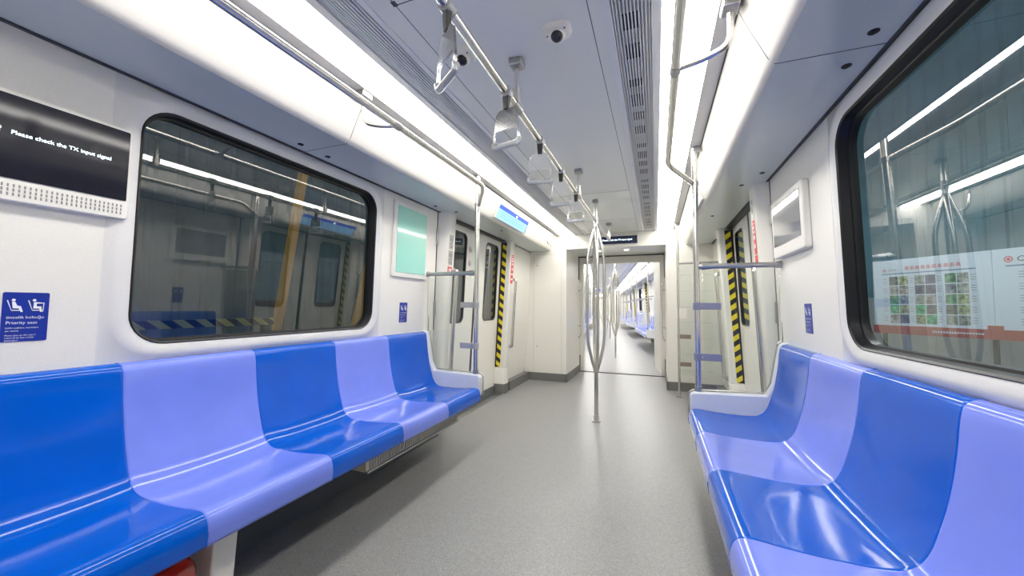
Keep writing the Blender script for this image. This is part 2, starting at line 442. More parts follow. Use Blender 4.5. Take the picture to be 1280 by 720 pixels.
# ------------------------------------------------------------------ poles, rails
def stanchion(s, y, yb, label_pole, label_rail, plates='clamp_grey', hi=True, rail=True, dirn=1, group=None, group_rail=None, longplate=.15):
    """pole on the bench end with cross bar, glass screen and clamps; ceiling rail coming from the bench side"""
    t = thing('grab_pole', label_pole, 'pole', (s*.867, y, .60), group)
    m = MB(); m.cyl((s*.867, y, .617), (s*.867, y, CEIL), .020, 16 if hi else 8); m.build('pole', 'steel', t, smooth=True)
    if hi:
        m = MB(); m.cyl((s*.867, y, .618), (s*.867, y, .65), .0245, 16); m.build('collar', 'steel_dark', t, smooth=True)
        m = MB(); m.cyl((s*.867, y, 2.075), (s*.867, y, 2.105), .0245, 16); m.build('collar', 'steel_dark', t, smooth=True)
        m = MB(); m.box(s*.85, s*.91, y-.03, y+.03, CEIL-.03, CEIL); m.build('ceiling_mount', 'steel_dark', t, bevel=.008)
    m = MB(); m.cyl((s*.867, y, 1.49), (s*1.375, y, 1.49), .018, 14 if hi else 8)
    if hi:
        m.cyl((s*.90, y, 1.49), (s*.965, y, 1.49), .026, 14, .019); m.cyl((s*1.345, y, 1.49), (s*1.376, y, 1.49), .024, 14)
    m.build('cross_bar', 'steel_dark', t, smooth=True)
    if hi:
        for z in (1.21, .855):
            m = MB(); m.box(s*.855, s*(.867+longplate), y-.014, y+.014, z-.024, z+.024)
            m.cyl((s*.867, y, z-.026), (s*.867, y, z+.026), .026, 16)
            o = m.build('screen_clamp', plates, t, smooth=True, bevel=.003)
            m = MB(); m.cyl((s*(.867+.03), y-.017, z), (s*(.867+.03), y+.017, z), .006, 10); m.build('clamp_bolt', 'steel', o, smooth=True)
        m = MB(); m.prism(rr(.905, 1.362, .64, 1.46, .02, 4), lambda p, q: V((s*p[0], q, p[1])), y-.004, y+.004)
        m.build('glass_screen', 'screen_glass', t)
    if rail:
        yr = y-dirn*3.2
        r = thing('ceiling_handrail', label_rail, 'handrail', (s*.68, y-dirn*1.5, 2.15), group_rail)
        m = MB(); m.tube([(s*.68, yr, 2.155), (s*.68, y-dirn*.27, 2.155), (s*.855, y, 2.09)], .0175, 16 if hi else 8, fil=.07)
        m.build('rail', 'steel', r, smooth=True)
        for yb_ in ((y-dirn*1.40, y-dirn*2.9) if hi else (y-dirn*1.40,)):
            m = MB(); m.tube([(s*.87, yb_, CEIL-.02), (s*.87, yb_, 2.185), (s*.78, yb_+.02, 2.16), (s*.68, yb_+.04, 2.155)], .012, 12 if hi else 6, fil=.06)
            o = m.build('bracket_arm', 'steel', r, smooth=True)
            if hi:
                m = MB(); m.cyl((s*.68, yb_+.015, 2.155), (s*.68, yb_+.065, 2.155), .0205, 16); m.build('collar', 'steel_dark', o, smooth=True)
                m = MB(); m.box(s*.84, s*.90, yb_-.035, yb_+.035, CEIL-.035, CEIL); m.build('mounting_plate', 'steel_dark', o, bevel=.006)
    return t

def tree_pole(y, label, hi=True, group=None):
    t = thing('branched_pole', label, 'pole', (0, y, 0), group)
    m = MB(); m.cyl((0, y, 0), (0, y, .53), .0215, 16 if hi else 8)
    if hi: m.cyl((0, y, .0), (0, y, .07), .029, 16); 
    m.build('lower_pole', 'steel', t, smooth=True)
    m = MB(); m.cyl((0, y, 2.04), (0, y, CEIL), .019, 16 if hi else 8); m.build('upper_pole', 'steel', t, smooth=True)
    for k in range(4):
        a = R_(20+90*k); c, s_ = math.cos(a), math.sin(a); r = .09
        path = [(0, y, .50), (c*.012, y+s_*.012, .53), (c*r, y+s_*r, .82), (c*r, y+s_*r, 1.74), (c*.012, y+s_*.012, 2.03), (0, y, 2.06)]
        m = MB(); m.tube(path, .0175, 12 if hi else 6, fil=.13); m.build('branch', 'steel', t, smooth=True)
    if hi:
        m = MB(); m.box(-.03, .03, y-.03, y+.03, CEIL-.04, CEIL); m.build('ceiling_mount', 'steel_dark', t, bevel=.008)
        m = MB(); m.cyl((0, y, 0), (0, y, .012), .045, 24); m.build('floor_flange', 'steel_dark', t, smooth=True)
        m = MB(); m.cyl((0, y, 2.095), (0, y, 2.165), .024, 16); m.build('bar_joint', 'steel_dark', t, smooth=True)
    return t

BAR = 2.128
def strap(y, rot, label, hi=True, group=None):
    t = thing('strap_handle', label, 'strap', (0, y, BAR), group)
    c, s_ = math.cos(R_(rot)), math.sin(R_(rot))
    def q(u, w, z): return V((u*c-w*s_, y+u*s_+w*c, BAR+z))
    n = 12
    if hi:
        m = MB(); m.cyl((0, y-.020, BAR), (0, y+.020, BAR), .024, 18); m.cyl((0, y-.026, BAR+.018), (0, y+.026, BAR+.018), .010, 10)
        m.build('clamp', 'clear_grip', t, smooth=True)
        m = MB(); m.hexa([q(-.017, -.011, -.018), q(.017, -.011, -.018), q(.017, .011, -.018), q(-.017, .011, -.018)],
                         [q(-.013, -.008, -.078), q(.013, -.008, -.078), q(.013, .008, -.078), q(-.013, .008, -.078)])
        m.build('strap', 'strap_black', t, bevel=.004)
    w = .072
    out = [(-w, -.235), (-w*1.0, -.12), (-w*.72, -.085), (w*.72, -.085), (w, -.12), (w, -.235)]
    if hi:
        m = MB()
        loops = []
        # plate with a hand hole: ring loft between an outer and an inner outline
        o = [(a*(1-.42*max(0, (b+.125)/.05)), b) for a, b in rr(-w, w, -.242, -.075, .022, 5)]; i_ = rr(-w+.012, w-.012, -.222, -.165, .014, 5)
        for a, wv in ((o, -.004), (o, .004), (i_, .004), (i_, -.004), (o, -.004)):
            loops.append([q(u, wv, z) for u, z in a])
        m.loft(loops); m.build('clear_plate', 'clear', t, smooth=True, angle=30)
        m = MB(); m.tube([q(-w+.004, 0, -.215), q(-w+.008, 0, -.236), q(w-.008, 0, -.236), q(w-.004, 0, -.215)], .0115, 12, fil=.015)
        m.build('grip', 'clear_grip', t, smooth=True)
    else:
        m = MB(); m.tube([q(0, 0, -.03), q(-w, 0, -.1), q(-w, 0, -.235), q(w, 0, -.235), q(w, 0, -.1), q(0, 0, -.03)], .007, 5)
        m.build('grip', 'clear_grip', t)
    return t

# ------------------------------------------------------------------ one carriage bay set
def shell(tagn, y0, y1, win_l, win_r, door_zones, pil, hi=True, end_lo=None):
    """ceiling, floor, coves, soffits, walls between y0..y1"""
    f = MB(); f.box(-1.56, 1.56, y0, y1, -.06, 0); tag(f.build('floor', 'floor'), kind='structure')
    c = MB()
    th = .03
    c.box(-.42, .42, y0, y1, CEIL, CEIL+th)
    c.mi = 1
    for s in (-1, 1):
        c.box(s*.42, s*.446, y0, y1, CEIL-.006, CEIL+th)          # white trim
        c.box(s*.592, s*.630, y0, y1, CEIL-.003, CEIL+th)
    c.mi = 2
    for s in (-1, 1):
        c.box(s*.834, s*.905, y0, y1, CEIL, CEIL+th)
    c.mi = 1
    for s in (-1, 1): c.box(s*.446, s*.592, y0, y1, CEIL+.03, CEIL+.05); c.box(s*.63, s*.834, y0, y1, CEIL+.02, CEIL+.05)
    tag(c.build('ceiling', ['ceil', 'trim', 'ceil_strip']), kind='structure')
    for s, nm in ((-1, 'left'), (1, 'right')):
        # cove panel and soffit
        m = MB()
        prof = [(.908, CEIL+.03), (.908, CEIL-.005), (.935, CEIL-.075), (.975, 2.19), (1.0, 2.135), (1.012, 2.118), (1.024, 2.110)]
        m.loft([[V((s*x, y, z)) for x, z in prof] for y in (y0, y1)], close=False)
        tag(m.build('trim_cove_'+nm, 'cove', smooth=True, angle=50), kind='structure')
        m = MB()
        m.box(s*1.024, s*1.45, y0, y1, SOF, SOF+.03)
        tag(m.build('ceiling_soffit_'+nm, 'soffit'), kind='structure')
        if hi:
            m = MB(); m.box(s*.903, s*.911, y0, y1, CEIL-.007, CEIL+.01)
            m.box(s*1.345, s*1.362, y0, y1, SOF-.006, SOF)
            tag(m.build('trim_shadow_gap_'+nm, 'seam'), kind='structure')
        # wall, leaving out windows and door zones
        wins = win_l if s < 0 else win_r
        m = MB(); holes = sorted([(a-.085, b+.085, 'w') for a, b in wins]+[(a, b, 'd') for a, b in door_zones])
        y = y0
        for a, b, k in holes:
            if a > y: wall_piece(m, s, y, a, 0, SOF)
            if k == 'w': wall_piece(m, s, a, b, 0, .96)
            y = b
        if y < y1: wall_piece(m, s, y, y1, 0, SOF)
        tag(m.build('wall_'+nm, 'wall'), kind='structure')

def lamp_strip(y0, y1, s, label, seg=1.9, mt='lamp', group=None):
    t = thing('ceiling_light', label, 'ceiling light', (s*.73, (y0+y1)/2, CEIL), group)
    m = MB(); m.box(s*.632, s*.832, y0, y1, CEIL+.001, CEIL+.016); m.build('diffuser', mt, t)
    return t

def grille(s, y0, y1, label):
    t = thing('air_grille', label, 'vent', (s*.52, (y0+y1)/2, CEIL))
    m = MB(); n = 11
    for k in range(n):
        x = .452+(.586-.452)*k/(n-1)
        zc = CEIL-.004+.010*(abs(k-(n-1)/2)/((n-1)/2))**2
        m.box(s*(x-.0028), s*(x+.0028), y0, y1, zc, zc+.014)
    m.build('slats', 'trim', t)
    m = MB(); m.box(s*.447, s*.591, y0, y1, CEIL+.018, CEIL+.022); m.build('backing', 'ceil_strip', t)
    y = y0+.25; k = 0
    while y < y1-.2:
        L = (.10, .06, .12, .09)[k % 4] if s > 0 else (.34, .14)[k % 2]
        a, b = (.478, .545) if s > 0 else (.450, .476)
        ms = MB(); ms.box(s*a, s*b, y, y+L, CEIL+.0125, CEIL+.0175); ms.build('outlet', 'black', t)
        y += L+((.18, .09, .08, .10)[k % 4] if s > 0 else .16); k += 1
    return t

# =================================================================== THIS CARRIAGE
DZ = [(3.14, 5.12)]
shell('here', -2.4, 6.02, [(.88, 2.28)], [(.68, 2.08)], DZ, None)
window('window_1', -1, .88, 2.28)
window('window_2', 1, .68, 2.08)
for s, nm in ((-1, 'left'), (1, 'right')):
    doors('door_1' if s < 0 else 'door_2', s, 3.36, 4.90)
    PN = pillar('wall_pillar_near_'+nm, s, 3.14, 3.36, True)
    pillar('wall_pillar_far_'+nm, s, 4.90, 5.12, False)
    # seam and hinge between wall and pillar
    m = MB()
    m.hexa([(s*(xw(.97)-.002), 3.128, .97), (s*(xw(.97)-.002), 3.142, .97), (s*(xw(.97)+.02), 3.142, .97), (s*(xw(.97)+.02), 3.128, .97)],
           [(s*(xw(SOF)-.002), 3.128, SOF), (s*(xw(SOF)-.002), 3.142, SOF), (s*(xw(SOF)+.02), 3.142, SOF), (s*(xw(SOF)+.02), 3.128, SOF)])
    m.box(s*(xw(1)-.003), s*xw(1), 3.045, 3.052, .97, SOF)
    tag(m.build('trim_wall_seam_'+nm, 'seam'), kind='structure')
    for z, w_ in ((1.86, 'upper'), (1.17, 'lower')):
        m = MB(); x = xw(z)-.012
        m.box(s*x, s*(x+.012), 3.118, 3.150, z-.075, z+.075)
        m.build('hinge', 'steel_dark', PN, bevel=.004)
# rear wall behind the viewpoint
m = MB(); m.box(-1.5, 1.5, -2.43, -2.4, 0, CEIL); tag(m.build('wall_rear', 'wall'), kind='structure')
# bodywork outside windows: roof above
m = MB(); m.box(-1.56, 1.56, -2.43, 6.2, CEIL+.06, CEIL+.10); tag(m.build('ceiling_roof_skin', 'trim'), kind='structure')

lamp_strip(-1.2, 6.0, -1, 'long white light strip in the ceiling over the left bench')
lamp_strip(-1.2, 6.0, 1, 'long white light strip in the ceiling over the right bench')
grille(-1, -1.0, 5.95, 'slatted ceiling air grille on the left, beside the left light strip')
grille(1, -1.0, 5.95, 'slatted ceiling air grille on the right, with dark square outlets showing')

# ceiling seams
m = MB()
for x in (-.325, .365): m.box(x-.0015, x+.0015, -1, 6.0, CEIL-.0008, CEIL)
for y in (1.15, 3.85, 5.1): m.box(-.325 if y < 2 else -.325, -.18 if y < 2 else .365, y-.0018, y+.0018, CEIL-.0008, CEIL)
m.box(-.335, -.315, 1.13, 1.155, CEIL-.001, CEIL)
tag(m.build('trim_ceiling_seams', 'seam'), kind='structure')
for s in (-1, 1):
    m = MB()
    y = 1.63
    m.box(s*1.024, s*1.35, y-.0015, y+.0015, SOF-.001, SOF)
    prof = [(.909, CEIL-.006), (.935, CEIL-.075), (.975, 2.19), (1.0, 2.135), (1.024, 2.109)]
    for (xa, za), (xb, zb) in zip(prof, prof[1:]):
        m.hexa([(s*(xa-.0012), y-.0012, za), (s*(xa-.0012), y+.0012, za), (s*(xa+.001), y+.0012, za), (s*(xa+.001), y-.0012, za)],
               [(s*(xb-.0012), y-.0012, zb), (s*(xb-.0012), y+.0012, zb), (s*(xb+.001), y+.0012, zb), (s*(xb+.001), y-.0012, zb)])
    tag(m.build('trim_panel_joint_'+('left' if s < 0 else 'right'), 'seam'), kind='structure')
nm = {-1: 'left', 1: 'right'}
for s in (-1, 1):
    for y, dsc in ((1.545, 'nearer latch beside the panel joint'), (1.735, 'farther latch beside the panel joint'), (2.95, 'latch just before the door cover'), (3.20, 'latch above the door cover'), (4.19, 'latch above the middle of the door')):
        m = MB(); x = 1.275 if y < 3.1 else (1.20 if y < 4 else 1.13)
        m.cyl((s*x, y, SOF-.003), (s*x, y, SOF), .016, 16); m.box(s*(x-.004), s*(x+.004), y-.012, y+.012, SOF-.006, SOF-.003)
        tag(m.build('panel_latch', 'black', smooth=True), 'small black %s under the %s soffit' % (dsc, nm[s]), 'latch')

BL = bench(-1, 2.945, 6, 'long left bench of six alternating royal blue and periwinkle moulded seats')
BR = bench(1, 2.925, 6, 'long right bench of six alternating royal blue and periwinkle moulded seats')
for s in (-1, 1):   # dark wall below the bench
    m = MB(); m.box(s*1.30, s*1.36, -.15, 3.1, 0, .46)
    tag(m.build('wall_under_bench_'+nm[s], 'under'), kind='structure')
    m = MB(); m.box(s*1.37, s*1.46, 5.12, 6.02, 0, .125); tag(m.build('baseboard_'+nm[s], 'skirt'), kind='structure')

stanchion(-1, 2.985, None, 'steel grab pole standing on the far end of the left bench', 'long steel ceiling handrail above the left bench')
stanchion(1, 2.975, None, 'steel grab pole standing on the far end of the right bench', 'long steel ceiling handrail above the right bench', plates='clamp_blue')
# overhead bar
t = thing('overhead_bar', 'steel overhead bar with hanging strap handles along the middle of the ceiling', 'handrail', (0, 2, BAR))
m = MB(); m.tube([(0, -.6, BAR), (0, 5.35, BAR)], .0165, 18); m.build('bar', 'steel', t, smooth=True)
for y in (1.62, 3.13, 5.33, -.4):
    m = MB(); m.cyl((0, y, BAR), (0, y, CEIL-.03), .0125, 14); m.cyl((0, y, BAR+.0), (0, y, BAR+.085), .021, 14)
    o = m.build('hanger', 'steel_dark' if False else 'steel', t, smooth=True)
    m = MB(); m.box(-.032, .032, y-.032, y+.032, CEIL-.035, CEIL); m.build('mounting_block', 'steel_dark', o, bevel=.008)
    m = MB(); m.cyl((0, y-.04, BAR), (0, y+.04, BAR), .021, 16); m.build('sleeve', 'steel_dark', o, smooth=True)
tree_pole(4.09, 'steel pole splitting into four branches, standing in the middle of the aisle')
for i, (y, r) in enumerate(((.99, -36), (1.49, -15), (2.0, 9), (2.5, 3), (3.02, -4))):
    strap(y, r, ('nearest', 'second nearest', 'third nearest', 'fourth nearest', 'farthest')[i]+' of the five clear plastic strap handles on the overhead bar')

# dome cameras
for x, y, lb in ((.226, 1.49, 'white dome camera on the ceiling right of the overhead bar'), (-.215, 1.49, 'white dome camera on the ceiling left of the overhead bar, half behind a strap')):
    t = thing('dome_camera', lb, 'security camera', (x, y, CEIL))
    m = MB(); z = CEIL
    L0 = [V((x+a, y+b, z)) for a, b in rr(-.058, .058, -.052, .052, .035, 6)]
    L1 = [V((x+a, y+b, z-.014)) for a, b in rr(-.055, .055, -.049, .049, .033, 6)]
    L2 = [V((x+a, y+b, z-.022)) for a, b in rr(-.045, .045, -.040, .040, .03, 6)]
    m.loft([L0, L1, L2], True, True, True); m.build('housing', 'wall', t, smooth=True)
    m = MB(); m.ball((x, y+.002, z-.022), .034, sz=.8); o = m.build('dome_ring', 'wall', t, smooth=True)
    m = MB(); m.ball((x, y-.008, z-.033), .026, sz=.9); m.build('lens', 'screen_off', t, smooth=True)
    for a, b in ((-.042, -.004), (.036, -.030)):
        m = MB(); m.cyl((x+a, y+b, z-.0225), (x+a, y+b, z-.018), .004, 8); m.build('screw', 'black', t)

# ---- wall fittings helpers (face: inward surface of a side wall)
def wall_frame(s, z): return xw(z)
def flat(s, off): return lambda y, z: V((s*(xw(z)-off), y, z))
def board_on_wall(t, s, y0, y1, z0, z1, off, depth, mt, name, r=.01, bev=.004):
    m = MB(); pts = rr(y0, y1, z0, z1, r, 4)
    m.loft([[V((s*(xw(z)-off), y, z)) for y, z in pts], [V((s*(xw(z)-off-depth), y, z)) for y, z in pts]], True, True, True)
    return m.build(name, mt, t, smooth=True, angle=30, bevel=bev)
def wall_text(t, s, txt, y, z, size, off, mt='white_ink', name='lettering', align='LEFT', space=1.0):
    # reads left to right for somebody facing the wall
    dx = V((0, 1, 0)) if s < 0 else V((0, -1, 0))
    m = MB(); m.text(txt, (s*(xw(z)-off), y, z), dx, (0 if True else 0, 0, 1), size, 0, align, space)
    return m.build(name, mt, t)

# large dark screen, left
t = thing('information_screen', 'large dark information screen in a white frame on the left wall, with a small message', 'screen', (-1.37, .55, 1.53))
board_on_wall(t, -1, .255, .848, 1.530, 1.885, 0, .030, 'wall', 'frame', .012)
board_on_wall(t, -1, .268, .838, 1.602, 1.872, .031, .002, 'screen_off', 'display', .004, 0)
m = MB()
for k in range(46):
    y = .285+k*.012
    for z in (1.552, 1.566, 1.580): m.box(-(xw(z)-.0302), -(xw(z)-.0318), y-.0018, y+.0018, z-.005, z+.005)
m.build('speaker_slots', 'grey_ink', t)
wall_text(t, -1, 'Please check the TX input signal', .545, 1.745, .0185, .0345, 'text_glow', 'message')
m = MB(); x = -(xw(1.75)-.0345)
m.add([V((x, .520+.0065*math.cos(a), 1.758+.0065*math.sin(a))) for a in [2*PI*k/10 for k in range(10)]], [tuple(range(10))])
m.box(x-.0003, x, .5165, .5235, 1.742, 1.752)
m.build('message_icon', 'white_ink', t)

# right smaller screen
t = thing('advert_screen', 'switched-off grey screen in a thick white frame on the right wall, beside the door cover', 'screen', (1.37, 2.7, 1.53))
board_on_wall(t, 1, 2.43, 3.005, 1.525, 1.90, 0, .035, 'wall', 'frame', .015, .006)
board_on_wall(t, 1, 2.475, 2.965, 1.60, 1.862, .036, .002, 'screen_grey', 'display', .004, 0)
# mint panel
t = thing('poster_frame', 'mint green poster panel in a thin white frame, on the left wall past the window', 'frame', (-1.37, 2.72, 1.44))
board_on_wall(t, -1, 2.475, 2.955, 1.435, 2.055, 0, .018, 'wall', 'frame', .012)
board_on_wall(t, -1, 2.515, 2.925, 1.475, 2.018, .019, .002, 'mint', 'panel', .004, 0)

def pictogram(s, y, z, h):
    """two seated figures side by side"""
    m = MB(); d = 1 if s < 0 else -1; k = h
    def P_(a, b): yy = y+d*a*k; zz = z+b*k; return V((s*(xw(zz)-.0036), yy, zz))
    def blob(cx, cy, r): m.add([P_(cx+r*math.cos(2*PI*i/14), cy+r*math.sin(2*PI*i/14)) for i in range(14)], [tuple(range(14))])
    for ox, fl in ((0, 1), (1.05, 1)):
        blob(ox+.36, .93, .10)
        m.add([P_(ox+a, b) for a, b in [(.02, .92), (.09, .92), (.30, .10), (.80, .10), (.80, .17), (.25, .17)]], [(0, 1, 2, 5), (5, 2, 3, 4)])      # chair
    m.add([P_(a, b) for a, b in [(.28, .80), (.44, .80), (.56, .50), (.74, .46), (.86, .02), (.74, .0), (.64, .28), (.34, .30)]], [(0, 1, 2, 7), (7, 2, 3, 6), (6, 3, 4, 5)])
    o = 1.05
    m.add([P_(o+a, b) for a, b in [(.34, .78), (.48, .78), (.50, .44), (.74, .44), (.80, .02), (.70, .0), (.64, .26), (.32, .28)]], [(0, 1, 2, 7), (7, 2, 3, 6), (6, 3, 4, 5)])
    m.add([P_(o+a, b) for a, b in [(.44, .78), (.86, .74), (.86, .68), (.46, .66)]], [(0, 1, 2, 3)])
    m.add([P_(o+a, b) for a, b in [(.84, .74), (.90, .74), (.86, .02), (.82, .02)]], [(0, 1, 2, 3)])
    return m
def priority(s, y0, y1, z0, z1, label):
    t = thing('priority_seat_sticker', label, 'sticker', (s*1.38, (y0+y1)/2, z0))
    board_on_wall(t, s, y0, y1, z0, z1, 0, .002, 'sticker_blue', 'sheet', .005, 0)
    ys = y0 if s < 0 else y1; d = 1 if s < 0 else -1; w = y1-y0; h = z1-z0
    pictogram(s, ys+d*w*.07, z1-h*.40, w*.42).build('pictogram', 'white_ink', t)
    for i, (tx, fy, sz, b) in enumerate((('öncelik koltuğu', .52, .128, 1), ('Priority seat', .63, .135, 1), ('Lütfen yaşlılara, hamilelere', .72, .065, 0), ('yer veriniz', .78, .065, 0),
                                        ('Please give up this seat if', .87, .065, 0), ('required by less mobile', .92, .065, 0), ('passengers', .97, .065, 0))):
        wall_text(t, s, tx, ys+d*w*.09, z1-h*fy-.002, w*sz, .0036, 'white_ink', 'lettering')
    return t
priority(-1, .566, .668, 1.072, 1.236, 'blue priority seat sticker on the left wall under the large dark screen')
priority(-1, 2.61, 2.712, 1.06, 1.226, 'blue priority seat sticker on the left wall under the mint green panel')
priority(1, 2.505, 2.607, 1.062, 1.226, 'blue priority seat sticker on the right wall under the grey screen')

# stickers on pillar covers
def on_pillar(s, ya, yb, z0, z1, mt, name, label, cat, ink=None, jamb_hi=True):
    t = thing(name, label, cat, (s*(xp(z0)), (ya+yb)/2, z0))
    m = MB(); m.quad((s*(xp(z0)-.0025), ya, z0), (s*(xp(z0)-.0025), yb, z0), (s*(xp(z1)-.0025), yb, z1), (s*(xp(z1)-.0025), ya, z1))
    m.build('sheet', mt, t, solid=.001)
    if ink:
        m = MB()
        for (a, b, c, d) in ink:
            y_0 = ya+(yb-ya)*a; y_1 = ya+(yb-ya)*b; zz0 = z0+(z1-z0)*c; zz1 = z0+(z1-z0)*d
            m.quad((s*(xp(zz0)-.0042), y_0, zz0), (s*(xp(zz0)-.0042), y_1, zz0), (s*(xp(zz1)-.0042), y_1, zz1), (s*(xp(zz1)-.0042), y_0, zz1))
        m.build('print', 'white_ink' if mt in ('red',) else 'grey_ink', t)
    return t
pf = [(.12, .88, .88, .93), (.12, .5, .55, .8), (.55, .88, .55, .8), (.12, .88, .40, .46), (.12, .88, .28, .34), (.12, .88, .12, .22)]
on_pillar(-1, 3.226, 3.306, 1.755, 1.90, 'kraft', 'notice_sheet', 'upper grey-beige notice on the cover left of the left door', 'notice', pf)
on_pillar(-1, 3.226, 3.306, 1.600, 1.745, 'kraft', 'notice_sheet', 'lower grey-beige notice on the cover left of the left door', 'notice', pf)
on_pillar(-1, 3.226, 3.306, 1.500, 1.585, 'red', 'warning_sticker', 'small square red sticker under two beige notices, left of the left door', 'sticker', [(.2, .35, .2, .8), (.45, .8, .2, .35), (.45, .8, .45, .8)])
pr = [(.2, .8, .90, .93), (.3, .7, .74, .84), (.2, .8, .62, .70), (.25, .75, .44, .56), (.3, .7, .18, .30)]
on_pillar(1, 3.232, 3.305, 1.60, 1.85, 'red', 'warning_sticker', 'tall red and white sticker on the cover right of the right door', 'sticker', pr)
on_pillar(1, 3.232, 3.305, 1.86, 2.02, 'wall', 'notice_sheet', 'white notice with two dark red bars, above the red sticker by the right door', 'notice', [(.2, .8, .85, .90), (.2, .8, .75, .80), (.3, .6, .3, .5)])
on_pillar(1, 3.232, 3.305, 1.50, 1.59, 'red', 'warning_sticker', 'short red sticker just under the tall red and white one by the right door', 'sticker', [(.2, .8, .2, .3)])
on_pillar(-1, 4.93, 5.02, 1.66, 1.92, 'red', 'warning_sticker', 'tall narrow red sticker on the cover past the left door', 'sticker', pr)
on_pillar(-1, 4.93, 5.02, 1.52, 1.64, 'red', 'warning_sticker', 'short red sticker below the tall one past the left door', 'sticker', [(.2, .8, .4, .6)])
# round door notices on the left leaves
for y, z, r_, lb, zz in ((3.96, 1.86, .032, 'round grey pictogram on the left door leaf, upper of two', 0), (3.96, 1.70, .032, 'round grey pictogram on the left door leaf, lower of two', 0)):
    t = thing('door_pictogram', lb, 'sticker', (-xd(z), y, z))
    m = MB(); n = 20
    a = [V((-(xd(z)-.002), y+r_*math.cos(2*PI*k/n), z+r_*math.sin(2*PI*k/n))) for k in range(n)]
    b = [V((-(xd(z)-.002), y+r_*.72*math.cos(2*PI*k/n), z+r_*.72*math.sin(2*PI*k/n))) for k in range(n)]
    m.loft([a, b]); m.box(-(xd(z)-.001), -(xd(z)-.003), y-.008, y+.008, z-.018, z+.012); m.build('print', 'grey_ink', t)

# grab bars by the doors
for s, y, z0, z1, lb in ((-1, 3.350, .55, 1.56, 'upright steel grab bar on the near side of the left door'), (-1, 5.06, .63, 1.58, 'upright steel grab bar on the far side of the left door'),
                         (1, 3.345, .55, 1.50, 'upright steel grab bar on the near side of the right door'), (1, 5.06, .38, 1.60, 'upright steel grab bar on the far side of the right door')):
    t = thing('grab_bar', lb, 'grab bar', (s*(xp(z0)-.03), y, z0))
    m = MB(); x0 = xp(z0); x1 = xp(z1)
    if s > 0 and y < 4: x0 += .03; x1 += .03; 
    m.tube([(s*(x0+.01), y, z0), (s*(x0-.035), y, z0+.005), (s*(x1-.035), y, z1-.005), (s*(x1+.01), y, z1)], .020, 14, fil=.03)
    m.build('bar', 'steel', t, smooth=True)
    for x, z in ((x0, z0), (x1, z1)):
        m = MB(); m.cyl((s*(x-.006), y, z), (s*(x+.004), y, z), .027, 14); m.build('end_plate', 'steel_dark', t, smooth=True)

# cove displays (lean with the cove panel)
def cove(s, y, t_, lift):
    a = V((.940, 0, 2.262)); b = V((.990, 0, 2.150)); p = a+(b-a)*t_; n = V((-.913, 0, -.408))
    p = p+n*lift; return V((s*p.x, y, p.z))
for s, lb in ((-1, 'bright blue route display on the cove panel above the left door'), (1, 'route display on the cove panel above the right door, seen edge-on')):
    t = thing('route_display', lb, 'screen', (s*.96, 4.0, 2.15))
    def slab(y0, y1, t0, t1, l0, l1, nmx, mt, par):
        m = MB(); m.hexa([cove(s, y0, t0, l0), cove(s, y1, t0, l0), cove(s, y1, t1, l0), cove(s, y0, t1, l0)],
                         [cove(s, y0, t0, l1), cove(s, y1, t0, l1), cove(s, y1, t1, l1), cove(s, y0, t1, l1)])
        return m.build(nmx, mt, par)
    slab(3.62, 4.57, -.19, 1.07, 0, .022, 'frame', 'cove', t)
    slab(4.552, 4.566, -.18, 1.06, .0222, .0236, 'edge', 'black', t)
    slab(3.63, 4.55, -.17, 1.05, .0225, .0235, 'display', 'lcd', t)
    slab(3.63, 4.55, -.17, .18, .0238, .0245, 'title_bar', 'lcd_bar', t)
    m = MB()
    for row in range(3):
        y = 3.72
        while y < 4.42:
            L = random.uniform(.015, .06)
            m.quad(cove(s, y, .34+row*.2, .0248), cove(s, y+L, .34+row*.2, .0248), cove(s, y+L, .40+row*.2, .0248), cove(s, y, .40+row*.2, .0248)); y += L+.014
    m.build('route_text', 'lcd_ink', t)
    m = MB(); m.quad(cove(s, 4.13, -.02, .025), cove(s, 4.17, -.02, .025), cove(s, 4.17, .12, .025), cove(s, 4.13, .12, .025)); m.build('marker', 'text_glow', t)
# loudspeaker dots on left cove
t = thing('ceiling_speaker', 'round pattern of tiny loudspeaker holes in the left cove panel', 'speaker', (-.95, .62, 2.2))
m = MB()
for ring in range(1, 6):
    for k in range(ring*7):
        a = 2*PI*k/(ring*7); y = .60+ring*.0135*math.cos(a); tt = .45+ring*.011*math.sin(a)/.122
        c = cove(-1, y, tt, .0015); m.add([c+V((0, .0022, 0)), c+V((0, 0, .0022)), c-V((0, .0022, 0)), c-V((0, 0, .0022))], [(0, 1, 2, 3)])
m.build('holes', 'grey_ink', t)

# U shaped grab loop past the left door
for s in (-1,):
    t = thing('grab_loop', 'short U-shaped steel grab loop hanging from the ceiling past the %s door' % nm[s], 'handrail', (s*.93, 5.7, 2.1))
    m = MB(); m.tube([(s*.93, 5.42, 2.31), (s*.90, 5.42, 2.14), (s*.90, 5.86, 2.14), (s*.93, 5.86, 2.31)], .0125, 12, fil=.06); m.build('loop', 'steel', t, smooth=True)
    for y in (5.42, 5.86):
        m = MB(); m.box(s*.90, s*.96, y-.025, y+.025, 2.30, 2.34); m.build('mount', 'steel_dark', t, bevel=.006)

